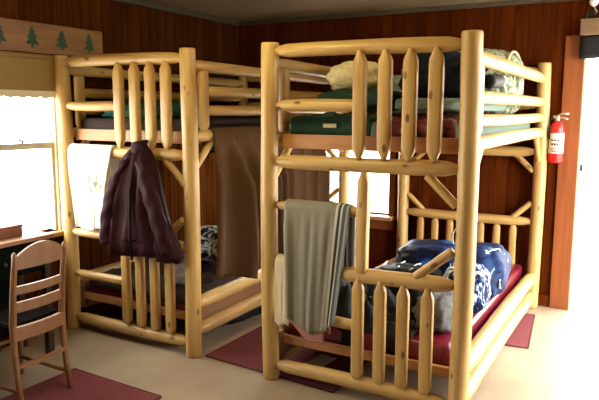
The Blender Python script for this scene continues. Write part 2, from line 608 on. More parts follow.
strip('trim_1', (XL, YF, ZC - 0.035), (XL + 0.03, YB, ZC - 0.0005), M['cornice'])
strip('trim_2', (XL + 0.03, YB - 0.03, ZC - 0.035), (XR, YB, ZC - 0.0005), M['cornice'])
strip('baseboard_back', (XL + 0.02, YB - 0.018, 0), (DX0 - 0.135, YB, 0.085), M['panel'])
strip('baseboard_left', (XL, YF, 0), (XL + 0.018, YB - 0.02, 0.085), M['panel'])

# doorway in the back wall, open to the daylight
d1 = strip('door_1', (DX0 - 0.13, YB - 0.028, 0), (DX0, YB, DZ), M['trimwood'])
j = box('jamb', (DX0 - 0.001, YB - 0.028, 0), (DX0 + 0.012, YB + 0.11, DZ), M['paint_trim'], d1)
lp = box('latch_plate', (DX0 + 0.012, YB + 0.02, 1.03), (DX0 + 0.03, YB + 0.05, 1.08), M['darkmetal'], d1)
j2 = box('casing', (DX1, YB - 0.028, 0), (DX1 + 0.13, YB, DZ), M['trimwood'], d1)

# back window
w2 = structure(bpy.data.objects.new('window_1', None))
COL.objects.link(w2)
w2.location = (WX0, YB, WZ0)
ww, wh = WX1 - WX0, WZ1 - WZ0
bm = bmesh.new()
for lo, hi in (((-0.05, -0.022, 0), (0, 0.02, wh + 0.06)), ((ww, -0.022, 0), (ww + 0.05, 0.02, wh + 0.06)), ((0, -0.022, wh), (ww, 0.02, wh + 0.06))):
    bm_box(bm, lo, hi, 0.004)
from_bm('frame', bm, M['trimwood'], w2, smooth=False)
box('sill', (-0.06, -0.10, -0.03), (ww + 0.06, 0.08, 0.0), M['sillwood'], w2)
box('apron', (-0.05, -0.03, -0.12), (ww + 0.05, 0, -0.03), M['trimwood'], w2)
box('pane', (0, 0.06, 0), (ww, 0.064, wh), M['glass'], w2, bev=0)

# left window
w1 = structure(bpy.data.objects.new('window_2', None))
COL.objects.link(w1)
w1.location = (XL, LY0, LZ0)
lw, lh = LY1 - LY0, LZ1 - LZ0
bm = bmesh.new()
for lo, hi in (((-0.02, -0.07, 0), (0.025, 0, lh)), ((-0.02, lw, -0.03), (0.025, lw + 0.07, lh))):
    bm_box(bm, lo, hi, 0.004)
from_bm('frame', bm, M['paint_trim'], w1, smooth=False)
bm = bmesh.new()
bm_box(bm, (-0.06, 0, 0.548), (-0.02, lw, 0.588), 0.004)
bm_box(bm, (-0.06, 0, 0.0), (-0.02, 0.03, 0.548), 0.003)
bm_box(bm, (-0.06, lw - 0.03, 0.0), (-0.02, lw, 0.548), 0.003)
from_bm('sash', bm, M['sash'], w1, smooth=False)
bm = bmesh.new()
tube(bm, [(-0.02, lw - 0.25, 0.588), (-0.005, lw - 0.25, 0.60), (0.0, lw - 0.29, 0.612)], 0.006)
from_bm('sash_lock', bm, M['darkmetal'], w1)
box('sill', (-0.08, -0.07, -0.03), (0.05, lw + 0.07, 0.0), M['sillwood'], w1)
box('pane', (-0.045, 0, 0), (-0.041, lw, lh), M['glass'], w1, bev=0)
box('jamb', (-0.112, lw - 0.012, 0), (0.001, lw + 0.001, lh), M['paint_trim'], w1, bev=0)

# right glazed opening (outside the frame, where the daylight comes from)
w3 = structure(bpy.data.objects.new('window_3', None))
COL.objects.link(w3)
w3.location = (XR, RY0, 0)
bm = bmesh.new()
rw = RY1 - RY0
for lo, hi in (((0.02, 0, 0), (0.09, 0.05, RZ1)), ((0.02, rw - 0.05, 0), (0.09, rw, RZ1)), ((0.02, 0.05, RZ1 - 0.06), (0.09, rw - 0.05, RZ1)),
               ((0.02, rw / 2 - 0.03, 0), (0.09, rw / 2 + 0.03, RZ1 - 0.06))):
    bm_box(bm, lo, hi, 0.004)
from_bm('frame', bm, M['paint_trim'], w3, smooth=False)
box('pane', (0.05, 0.05, 0), (0.054, rw - 0.05, RZ1 - 0.06), M['glass'], w3, bev=0)

# the ground outside
g = box('ground', (-30, -30, -0.16), (30, 30, -0.11), M['ground'], bev=0)
structure(g)

# ------------------------------------------------------------------ bunk beds
BWD, BLN = 1.0285, 2.0415
def bunk_bed(label, loc, gz, lz):
    """gz: heights of the long guard rails and main rail; lz: heights of the lower long logs"""
    t = thing('bunk_bed', label, 'bunk bed', loc, 0, 'peeled log bunk beds')
    W, L = BWD, BLN
    for x in (0, W):
        for y in (0, L):
            log('post', t, (x, y, 0), (x, y, 1.80), 0.046, 'flat', 'flat', seg=20)
    e = 0.036
    # front end: ladder on the left, pickets on the right
    log('end_rail', t, (e, 0, 1.757), (W - e, 0, 1.748), 0.035, 'taper', 'taper')
    log('end_rail', t, (e, 0, 1.195), (W - e, 0, 1.200), 0.037, 'taper', 'taper')
    log('end_rail', t, (0.425, 0, 0.645), (W - e, 0, 0.660), 0.038, 'round', 'taper')
    log('end_rail', t, (e, 0, 0.082), (W - e, 0, 0.082), 0.036, 'taper', 'taper')
    log('ladder_rung', t, (e, 0, 1.482), (0.500, 0, 1.482), 0.031, 'taper', 'round')
    for z in (0.965, 0.665, 0.385):
        log('ladder_rung', t, (e, 0, z), (0.535 if z > 0.7 else (0.40 if z > 0.5 else 0.50), 0, z), 0.028, 'taper', 'round')
    for x in (0.512, 0.640, 0.762, 0.882):
        slat('slat', t, (x, -0.020, 1.228), (x, -0.020, 1.738), 0.066, 0.040, 'point', 'point')
    slat('slat', t, (0.535, -0.012, 0.665), (0.538, -0.012, 1.17), 0.060, 0.05, 'round', 'point')
    for x in (0.522, 0.640, 0.757, 0.876):
        slat('slat', t, (x, -0.022, 0.122), (x, -0.022, 0.638), 0.059, 0.040, 'round', 'point')
    log('brace', t, (0.850, 0, 1.165), (0.990, 0, 1.030), 0.022, 'flat', 'flat', squash=1.0)
    log('brace', t, (0.810, -0.01, 0.68), (0.985, -0.01, 0.825), 0.023, 'flat', 'flat')
    # head end
    log('end_rail', t, (e, L, 1.745), (W - e, L, 1.745), 0.034, 'taper', 'taper')
    log('end_rail', t, (e, L, 1.50), (W - e, L, 1.50), 0.032, 'taper', 'taper')
    log('end_rail', t, (e, L, 1.165), (W - e, L, 1.165), 0.036, 'taper', 'taper')
    log('end_rail', t, (e, L, 0.648), (W - e, L, 0.648), 0.036, 'taper', 'taper')
    log('end_rail', t, (e, L, 0.082), (W - e, L, 0.082), 0.036, 'taper', 'taper')
    for k in range(7):
        x = 0.15 + 0.12 * k
        slat('slat', t, (x, L, 0.112), (x, L, 0.635), 0.052, 0.046, 'round', 'point')
    for s, xa, xb in ((1, 0.86, 0.99), (-1, W - 0.86, W - 0.99)):
        log('brace', t, (xa, L, 1.145), (xb, L, 1.02), 0.021, 'flat', 'flat')
        log('brace', t, (xa, L, 0.67), (xb, L, 0.79), 0.021, 'flat', 'flat')
    # long sides
    for x, s in ((0, 1), (W, -1)):
        z1, z2, z3, z4 = gz
        log('guard_rail', t, (x, e, z1), (x, L - e, z1 - 0.01), 0.034, 'taper', 'taper')
        log('guard_rail', t, (x, 0.165, z2), (x, L - e, z2), 0.032, 'round', 'taper')
        log('guard_rail', t, (x, 0.165, z3), (x, L - e, z3), 0.031, 'round', 'taper')
        log('side_rail', t, (x, e, z4), (x, L - e, z4), 0.036, 'taper', 'taper')
        slat('stub', t, (x, 0.135, z4 + 0.01), (x, 0.135, z1 - 0.02), 0.05, 0.062, 'point', 'round')
        for ya, yb in ((0.21, 0.03), (L - 0.21, L - 0.03)):
            log('brace', t, (x, ya, z4 - 0.03), (x, yb, z4 - 0.20), 0.021, 'flat', 'flat')
        for z in lz:
            log('side_rail', t, (x, e, z), (x, L - e, z), 0.043, 'taper', 'taper')
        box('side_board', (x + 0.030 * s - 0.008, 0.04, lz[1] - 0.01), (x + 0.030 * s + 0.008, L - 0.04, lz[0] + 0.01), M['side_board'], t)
    # boards that carry the two mattresses
    box('bunk_board', (0.04, 0.05, 1.262), (W - 0.04, 0.075, 1.335), M['board'], t)
    box('bunk_board', (0.04, 0.075, 1.262), (W - 0.04, L - 0.05, 1.285), M['board'], t)
    box('bunk_board', (0.045, 0.05, 0.190), (W - 0.045, 0.075, 0.238), M['board'], t)
    box('bunk_board', (0.045, 0.075, 0.180), (W - 0.045, L - 0.05, 0.192), M['board'], t)
    return t

RX, RY = -1.7435, 2.785
LX, LY = -3.335, 2.81
bunk_bed('log bunk bed in front of the back window, grey striped towel on its ladder', (RX, RY, 0), (1.697, 1.522, 1.415, 1.307), (0.242, 0.100))
bunk_bed('log bunk bed beside the left window, plum jacket hanging on its end', (LX, LY, 0), (1.710, 1.568, 1.455, 1.310), (0.315, 0.150))

def mattress(label, x, y, z, mat, h=0.13, w=0.90, l=1.90):
    bm = bmesh.new()
    bm_box(bm, (x, y, z), (x + w, y + l, z + h), 0.03)
    bmesh.ops.subdivide_edges(bm, edges=[e for e in bm.edges if e.calc_length() > 0.3], cuts=5, use_grid_fill=True)
    for v in bm.verts:
        if v.co.z > z + h - 0.002:
            v.co.z += 0.006 * noise.noise(v.co * 4)
    o = from_bm('mattress', bm, mat)
    return tag(o, label, 'mattress', 'bunk mattresses')

mattress('red vinyl mattress on the lower bunk of the bed with the grey towel', RX + 0.065, RY + 0.085, 0.193, M['vinyl'], 0.142)
mattress('grey teal mattress on the upper bunk of the bed with the grey towel', RX + 0.065, RY + 0.085, 1.286, M['teal_cloth'], 0.12)
mattress('red mattress on the lower bunk beside the left window', LX + 0.065, LY + 0.085, 0.193, M['vinyl'], 0.130)
mattress('dark mattress on the upper bunk above the plum jacket', LX + 0.065, LY + 0.085, 1.286, M['mattress'], 0.12)

# ------------------------------------------------------------------ cloths on the left bed
def hang(name, mat, x0, x1, y, zr, rr, zfront, zback, label, cat, fold=0.010, nf=4, pinch=None, thick=0.007, skew=0.0, seed=0.0, cols=36, rows=48, group=None, round_hem=0.0):
    """a cloth over a horizontal rung along X: back drop, over the rung, front drop (towards -Y)"""
    r = rr + thick / 2 + 0.002
    pts = [(y + r + 0.004, zback)]
    pts += [(y + r * math.cos(a), zr + r * math.sin(a)) for a in [PI * k / 8 for k in range(0, 9)]]
    pts += [(y - r - 0.004, zfront)]
    pp = path_points([(0, p[0], p[1]) for p in pts], rows)
    gridp = []
    for i, p in enumerate(pp):
        v = i / (rows - 1)
        drop = max(0.0, zr - p.z)
        amp = fold * min(1.0, drop / 0.12)
        front = p.y < y
        row = []
        for jx in range(cols):
            u = jx / (cols - 1)
            uu = u
            if pinch and front:
                f = min(1.0, drop / max(0.01, zr - zfront))
                uu = u * (1 - f * (pinch[0] + pinch[1])) + f * pinch[0]
            x = x0 + (x1 - x0) * uu + skew * drop * (1 if front else -1)
            off = amp * (math.sin(2 * PI * nf * u + seed + 1.5 * drop) + 0.5 * math.sin(2 * PI * nf * 2.3 * u + 2 * seed))
            yy = p.y - (abs(off) + off * 0.4 if front else -abs(off))
            zz = p.z + (0.012 * math.sin(2.5 * PI * u + seed) * min(1, drop / 0.3))
            if round_hem and front:
                zz += round_hem * abs(2 * u - 1) ** 3 * min(1.0, drop / max(0.01, zr - zfront)) ** 2
            row.append((x, yy, zz))
        gridp.append(row)
    o = cloth(name, gridp, mat, None, thick)
    return tag(o, label, cat, group)

t1 = hang('towel', M['towel_white'], -3.262, -2.885, LY, 1.197, 0.037, 0.70, 0.95, 'white towel over the rail at the head of the ladder by the left window', 'towel',
          0.008, 3, (0.16, 0.26), seed=1.0)
# the towel's small printed motif
bm = bmesh.new()
def leafmark(cx, cz, s, ang):
    y = LY - 0.078
    c, sn = math.cos(ang), math.sin(ang)
    pts = [(-1, 0), (-.3, .32), (.5, .28), (1, 0), (.5, -.28), (-.3, -.32)]
    a = [bm.verts.new((cx + s * (p * c - q * sn), y, cz + s * (p * sn + q * c))) for p, q in pts]
    b = [bm.verts.new((v.co.x, y + 0.006, v.co.z)) for v in a]
    bm.faces.new(a)
    bm.faces.new(list(reversed(b)))
    for i in range(6):
        bm.faces.new((a[i], a[(i + 1) % 6], b[(i + 1) % 6], b[i]))
for cx, cz, s, ang in ((-3.055, 1.02, .032, 1.2), (-3.01, 1.00, .026, 2.3), (-2.965, 0.985, .030, .6), (-3.04, 0.965, .024, 2.0), (-2.99, 1.04, .018, 0.2)):
    leafmark(cx, cz, s, ang)
from_bm('towel_print', bm, M['towel_mark'], t1, smooth=False)

# plum jacket hung by its collar over the picket ends
def jacket():
    base = Vector((-2.615, 2.74, 0))
    t = thing('jacket', 'plum jacket hanging from the pickets of the left bunk bed', 'jacket', base)
    rings = []
    # z, half width left, half width right, depth, centre shift in y
    prof = [(1.245, .045, .055, .018, 0.00), (1.225, .080, .075, .034, 0.0), (1.19, .105, .10, .05, -0.01), (1.10, .145, .150, .062, -0.025), (0.98, .178, .180, .070, -0.035),
            (0.85, .20, .225, .076, -0.04), (0.72, .215, .28, .080, -0.045), (0.67, .215, .30, .080, -0.045), (0.635, .21, .32, .078, -0.045),
            (0.61, .195, .32, .070, -0.042), (0.598, .18, .28, .055, -0.04)]
    pr = []
    for a, b in zip(prof, prof[1:]):
        for k in range(5):
            f = k / 5
            pr.append([a[i] * (1 - f) + b[i] * f for i in range(5)])
    pr.append(list(prof[-1]))
    n = 64
    for z, wl, wr, d, cy in pr:
        row = []
        hang_f = min(1, (1.25 - z) / 0.35)
        for i in range(n):
            a = 2 * PI * i / n
            c, s = math.cos(a), math.sin(a)
            x = (wr if c > 0 else wl) * math.copysign(abs(c) ** 0.8, c)
            y = d * math.copysign(abs(s) ** 0.8, s)
            if s < 0.2:
                q = x / (wl + wr)
                y -= hang_f * (0.022 * math.sin(26 * q + 1.2 + 2.0 * (1.2 - z)) + 0.012 * math.sin(55 * q - 3 * z) + 0.014 * noise.noise((q * 6, z * 5, 2)))
            y = min(y, 0.045 - cy)
            zz = z + 0.02 * math.sin(5 * x / (wl + wr) + 1) * (1 if z < 0.7 else 0.2) * hang_f
            row.append((x, y + cy, zz))
        rings.append(row)
    bm = bmesh.new()
    loft_bm(bm, rings)
    from_bm('body', bm, M['plum'], t)
    # left sleeve hangs outward, right sleeve falls across the front edge
    for nm, pts, rad in (('sleeve', [(-.06, -.055, 1.17), (-.125, -.08, 1.04), (-.175, -.085, .90), (-.205, -.085, .77), (-.215, -.085, .655)], [.040, .052, .055, .052, .046]),
                         ('sleeve', [(.06, -.06, 1.17), (.13, -.09, 1.02), (.19, -.095, .88), (.235, -.10, .76), (.265, -.095, .65)], [.038, .048, .050, .048, .044])):
        pp = path_points(pts, 26)
        rings = []
        for k, p in enumerate(pp):
            f = k / 25
            seg = f * (len(rad) - 1)
            i0 = min(int(seg), len(rad) - 2)
            r = rad[i0] * (1 - (seg - i0)) + rad[i0 + 1] * (seg - i0)
            row = []
            for i in range(24):
                a = 2 * PI * i / 24
                q = r * (1 + 0.10 * math.sin(9 * f * 2 * PI / 2 + 2 * a) + 0.12 * noise.noise((math.cos(a) * 2, math.sin(a) * 2, f * 9)))
                row.append((p.x + q * math.cos(a), p.y + 0.75 * q * math.sin(a), p.z + 0.25 * q * math.cos(a)))
            rings.append(row)
        bm = bmesh.new()
        loft_bm(bm, rings)
        from_bm(nm, bm, M['plum'], t)
    # collar and dark open front
    bm = bmesh.new()
    rings = []
    for k in range(7):
        z = 1.205 + 0.012 * k
        row = []
        for i in range(24):
            a = 2 * PI * i / 24
            rr = 0.052 + 0.006 * math.sin(3 * a + k)
            row.append((0.005 + 1.1 * rr * math.cos(a), 0.0 - 0.012 + 0.62 * rr * math.sin(a), z + 0.01 * math.cos(a)))
        rings.append(row)
    loft_bm(bm, rings)
    from_bm('collar', bm, M['plum'], t)
    bm = bmesh.new()
    tube(bm, [(0.015, -.075, 1.13), (0.02, -.118, 1.0), (0.028, -.135, .85), (0.035, -.145, .72), (0.04, -.140, .60)], 0.008, 6)
    from_bm('zipper', bm, M['plum_dark'], t)
    return t
jacket()

# brown blanket hung over the long rail of the left bed like a curtain
def curtain():
    xr = LX + BWD
    zr, rr = 1.310, 0.036
    y0, y1 = 2.985, 4.36
    r = rr + 0.007
    prof = [(-r - 0.005, 1.20), (-r, zr)] + [(r * -math.cos(a), zr + r * math.sin(a)) for a in [PI * k / 8 for k in range(1, 8)]] + [(r, zr), (r + 0.004, 1.0), (r + 0.0, 0.7), (r - 0.01, 0.50), (r - 0.02, 0.425)]
    pp = path_points([(p[0], 0, p[1]) for p in prof], 60)
    grid = []
    for p in pp:
        drop = max(0, zr - p.z) if p.x > 0 else 0
        f = min(1, drop / 0.30)
        row = []
        for k in range(110):
            u = k / 109
            y = y0 + (y1 - y0) * u
            ph = 2 * PI * 8 * (u ** 0.9 + 0.012 * math.sin(14 * u))
            a = 0.06 * f * (0.6 + 0.4 * math.sin(5 * u + 1))
            x = p.x + a * min(1, u * 9 + 0.15) * (1 + math.sin(ph + 0.8 * drop)) ** 2 * 0.75 + 0.015 * f * noise.noise((u * 9, drop * 2, 1))
            y += 0.45 * drop * u * (1 - u) * (1 - u) * 2 + 0.02 * f * math.cos(ph + 0.8 * drop) * min(1, u * 9)
            z = p.z + 0.016 * math.sin(ph * 0.5 + 0.6) * min(1, drop / 0.8)
            row.append((xr + x, y, z))
        grid.append(row)
    o = cloth('blanket', grid, M['brown_blanket'], None, 0.007)
    tag(o, 'brown blanket hung like a curtain along the side of the left bunk bed', 'blanket')
curtain()

def rumple(name, x0, x1, y0, y1, z, amp, mat, label, cat, freq=5, seed=0, thick=0.012, front=0.0, side=0.0, n=44):
    grid = []
    for i in range(n):
        row = []
        for k in range(n):
            u, v = k / (n - 1), i / (n - 1)
            x, y = x0 + (x1 - x0) * u, y0 + (y1 - y0) * v
            e = min(u, 1 - u, v, 1 - v)
            h = abs(noise.fractal(Vector((x * freq, y * freq * 0.7, seed)), 0.8, 2.0, 4)) * amp
            w = 0.02 * noise.noise((x * 4, y * 4, seed + 9))
            hh = thick / 2 + 0.003 + h * min(1, e * 6)
            row.append((x + w, y + w * 0.7, z + hh))
        grid.append(row)
    if side:
        for row in grid:
            p = row[-1]
            row += [(x1 + 0.014 + 0.004 * math.sin(25 * p[1]), p[1], z - side * q) for q in (0.15, 0.5, 1.0)]
    if front:
        first = grid[0]
        for q in (0.15, 0.5, 1.0):
            grid.insert(0, [(p[0], y0 - 0.014 + 0.004 * math.sin(30 * p[0]), z - front * q) for p in first])
    o = cloth(name, grid, mat, None, thick)
    return tag(o, label, cat)

rumple('blanket', LX + 0.085, LX + 0.955, LY + 0.095, LY + 1.65, 0.325, 0.12, M['dark_brown_blanket'], 'dark brown rumpled blanket spread on the lower left bunk', 'blanket', 5, 3.3, front=0.05, side=0.09)
o = from_bm('pillow', blob_bm((0.30, 0.34, 0.24), 0.14, 2.2, 0.15, 0.75, 4.0), M['bw_print'])
o.location = (-2.72, 3.52, 0.41)
tag(o, 'black and white patterned pillow on the lower left bunk beside the brown blanket', 'pillow')
o = from_bm('clothing_bundle', blob_bm((0.15, 0.20, 0.19), 0.2, 2.5, 0.2, 0.8, 7.0), M['grey_cloth'])
o.location = (-2.56, 3.02, 0.37)
tag(o, 'grey clothing bundle on the lower left bunk behind the end pickets', 'clothes')
o = from_bm('folded_blanket', blob_bm((0.56, 0.55, 0.125), 0.12, 2.5, 0.25, 0.45, 9.0), M['teal_bright'])
o.location = (LX + 0.42, LY + 0.40, 1.412)
tag(o, 'teal green blanket folded on the upper left bunk behind the ladder', 'blanket')
o = from_bm('bag', blob_bm((0.30, 0.75, 0.15), 0.22, 2.0, 0.25, 0.7, 2.0), M['black'])
o.location = (-2.52, 3.66, 0.0)
tag(o, 'black soft bag on the floor under the left bunk bed', 'bag')

# ------------------------------------------------------------------ things on the right bed
t2 = hang('towel', M['towel_grey'], RX + 0.105, RX + 0.475, RY, 0.965, 0.029, 0.325, 0.62, 'grey towel with dark and white edge stripes on the ladder of the right bunk bed', 'towel',
          0.010, 2, (0.07, 0.20), seed=0.4, round_hem=0.05)
hang('cloth', M['cream_cloth'], RX + 0.048, RX + 0.135, RY, 0.665, 0.029, 0.33, 0.5, 'cream cloth hanging on the ladder to the left of the grey striped towel', 'cloth', 0.005, 1, seed=2.0, cols=14)
hang('cloth', M['pink_cloth'], RX + 0.12, RX + 0.34, RY, 0.385, 0.029, 0.268, 0.30, 'dusty pink cloth showing below the hem of the grey striped towel', 'cloth', 0.003, 1, (0.5, 0.0), seed=2.0, cols=14)

def named(name, bm, mat, loc, label, cat, rz=0.0, group=None):
    o = from_bm(name, bm, mat)
    o.location = loc
    o.rotation_euler = (0, 0, rz)
    return tag(o, label, cat, group)

ZU = 1.412
gb = rumple('blanket', RX + 0.07, RX + 0.53, RY + 0.10, RY + 0.80, ZU - 0.003, 0.05, M['green_cloth'], 'dark green blanket under the sleeping bag at the ladder end of the upper right bunk', 'blanket', 4, 2.0, front=0.075)
ct = box('care_tag', (RX + 0.27, RY + 0.071, 1.372), (RX + 0.345, RY + 0.076, 1.392), M['cream_cloth'], gb, 0.001)
ct['label'] = 'small cream cloth tag'
rumple('sheet', RX + 0.545, RX + 0.95, RY + 0.10, RY + 1.95, ZU - 0.003, 0.03, M['redprint'], 'red, black and white print sheet on the upper right bunk', 'sheet', 4, 1.0, front=0.085)
# upper bunk bedding
o = named('sleeping_bag', blob_bm((0.38, 0.58, 0.13), 0.14, 2.4, 0.2, 0.6, 3.0), M['green_cloth'], (RX + 0.315, RY + 0.46, ZU + 0.045), 'dark green sleeping bag on the upper right bunk behind the ladder', 'sleeping bag')
named('folded_blanket', blob_bm((0.40, 1.15, 0.075), 0.06, 2.0, 0.2, 0.45, 5.0), M['teal_cloth'], (RX + 0.765, RY + 0.72, ZU + 0.045), 'grey teal blanket folded along the right side of the upper right bunk', 'blanket')
named('pillow', blob_bm((0.34, 0.28, 0.19), 0.22, 2.1, 0.2, 0.75, 6.0), M['cream'], (RX + 0.25, RY + 0.57, ZU + 0.150), 'lumpy cream fleece pillow on the upper right bunk', 'pillow', 0.1)
named('jacket', blob_bm((0.40, 0.46, 0.26), 0.20, 2.2, 0.2, 0.6, 8.0), M['navy'], (RX + 0.735, RY + 0.58, ZU + 0.117), 'black crumpled jacket heaped on the folded grey teal blanket', 'jacket')
named('pillow', blob_bm((0.34, 0.30, 0.27), 0.12, 2.4, 0.2, 0.7, 12.0), M['pale_green'], (RX + 0.33, RY + 1.12, ZU + 0.03), 'pale green pillow on the upper right bunk behind the cream pillow', 'pillow', 0.2)
s = named('stuff_sack', blob_bm((0.50, 0.62, 0.46), 0.10, 2.0, 0.12, 0.62, 1.5, fold=0.02), M['sack'], (RX + 0.70, RY + 1.62, ZU + 0.02), 'green and white printed duffel at the far end of the upper right bunk', 'duffel bag')
bm = bmesh.new()
tube(bm, [(0.20, 0.29 * math.cos(a), 0.20 + 0.215 * math.sin(a) ** 0.8) for a in [PI * q / 20 for q in range(1, 20)]], 0.009, 6)
from_bm('piping', bm, M['cream_cloth'], s)
t = thing('bottle', 'black bottle with a pale end lying by the guard rail of the upper right bunk', 'bottle', (RX + 0.998, RY + 0.46, 1.605))
bm = bmesh.new()
lathe(bm, [(0.02, 0), (0.034, 0.008), (0.036, 0.03), (0.036, 0.24), (0.030, 0.27), (0.026, 0.28)], 18)
b_ = from_bm('body', bm, M['black'], t)
b_.rotation_euler = (-PI / 2 + 0.05, 0, 0.0)
bm = bmesh.new()
lathe(bm, [(0.030, 0.0), (0.031, 0.004), (0.031, 0.038), (0.026, 0.045)], 18, (0, 0, 0.28))
c_ = from_bm('cap', bm, M['cream_cloth'], t)
c_.rotation_euler = (-PI / 2 + 0.05, 0, 0.0)
c_['label'] = 'pale bottle cap'

# lower bunk: bags
ZL = 0.338
rumple('blanket', RX + 0.085, RX + 0.76, RY + 0.105, RY + 0.60, 0.336, 0.26, M['black'], 'black blanket bunched at the picket end of the lower right bunk', 'blanket', 4, 6.1, front=0.11)  # long black front drop also stands in for shade on the mattress front
s = named('sleeping_bag', blob_bm((0.44, 0.50, 0.26), 0.18, 2.4, 0.2, 0.65, 2.2), M['blue'], (RX + 0.49, RY + 1.27, ZL), 'blue nylon sleeping bag in a heap on the lower right bunk', 'sleeping bag', 0.1)
bm = bmesh.new()
tube(bm, [(0.12, 0.12, 0.21), (0.11, 0.12, 0.29), (0.14, 0.13, 0.33), (0.165, 0.13, 0.28), (0.15, 0.12, 0.19)], 0.009, 6)
from_bm('loop', bm, M['cream_cloth'], s)
s = named('jacket', blob_bm((0.44, 0.32, 0.20), 0.22, 2.6, 0.25, 0.7, 5.5), M['black'], (RX + 0.50, RY + 0.81, ZL), 'black jacket lying in front of the blue sleeping bag on the lower bunk', 'jacket')
bm = bmesh.new()
for k in range(3):
    pts = [(-0.16 + 0.09 * k + 0.03 * math.sin(2 * q + k), -0.10 + 0.05 * q, 0.172 + 0.02 * math.sin(2.2 * q + k)) for q in (0, .6, 1.2, 1.8, 2.4, 3.0)]
    tube(bm, pts, 0.004, 6)
from_bm('drawcord', bm, M['white_cord'], s)
s = named('bag', blob_bm((0.29, 0.42, 0.32), 0.08, 2.0, 0.15, 0.65, 3.7, fold=0.05, folds=7), M['blue_print'], (RX + 0.875, RY + 1.10, ZL), 'blue drawstring bag with white print by the side rail of the lower right bunk', 'bag')
bm = bmesh.new()
tube(bm, [(0.02, -.16, .25), (0.06, -.10, .285), (0.09, -0.02, .285), (0.115, 0.05, .25), (0.135, .06, .16)], 0.005, 6)
tube(bm, [(0.128 + 0.0, -.10 + 0.035 * math.cos(a), .10 + 0.035 * math.sin(a)) for a in [2 * PI * q / 12 for q in range(13)]], 0.006, 6)
from_bm('drawstring', bm, M['white_cord'], s)
named('clothing_bundle', blob_bm((0.25, 0.28, 0.28), 0.16, 2.4, 0.15, 0.7, 14.0), M['bluewhite'], (RX + 0.87, RY + 0.71, ZL), 'blue and white patterned clothing bundle between the corner post and the blue drawstring bag', 'clothes')
named('clothing_bundle', blob_bm((0.22, 0.40, 0.21), 0.22, 2.4, 0.2, 0.75, 11.0), M['dark_grey'], (RX + 0.83, RY + 0.36, ZL), 'grey clothing bundle on the lower right bunk behind the corner post', 'clothes')

# ------------------------------------------------------------------ floor things
def rug(name, pts, label, z=0.0):
    bm = bmesh.new()
    h = 0.010
    a = [bm.verts.new((x, y, z + 0.0005)) for x, y in pts]
    b = [bm.verts.new((x, y, z + h)) for x, y in pts]
    n = len(pts)
    bm.faces.new(list(reversed(a)))
    bm.faces.new(b)
    for i in range(n):
        bm.faces.new((a[i], a[(i + 1) % n], b[(i + 1) % n], b[i]))
    bmesh.ops.bevel(bm, geom=[e for e in bm.edges if e.verts[0].co.z > z + 0.005 and e.verts[1].co.z > z + 0.005], offset=0.004, segments=2, affect='EDGES')
    t = thing(name, label, 'rug', (0, 0, 0), 0, 'burgundy rugs')
    from_bm('pile', bm, M['rug'], t, smooth=False)
    bm = bmesh.new()
    loop = [(x, y, z + 0.006) for x, y in pts]
    for i in range(n):
        tube(bm, [loop[i], loop[(i + 1) % n]], 0.0055, 6)
    from_bm('binding', bm, M['rug_edge'], t)
    return t
rug('rug', [(-2.235, 2.835), (-1.36, 2.775), (-1.33, 4.60), (-2.20, 4.62)], 'burgundy rug on the floor between the two bunk beds')
rug('rug', [(-1.20, 3.865), (-0.585, 3.93), (-0.655, 4.62), (-1.27, 4.56)], 'burgundy rug sticking out from the right side of the right bunk bed')
rug('rug', [(-2.757, 2.312), (-2.10, 2.290), (-2.14, 1.20), (-2.80, 1.22)], 'burgundy rug in the foreground under the ladder back chair leg')
o = box('paper', (-0.055, -0.09, 0.0), (0.055, 0.09, 0.002), M['paper'], None, 0)
o.location = (-1.60, 3.09, 0.0115)
o.rotation_euler = (0, 0, -0.15)
tag(o, 'sheet of white paper lying on the rug under the right bunk bed', 'paper')

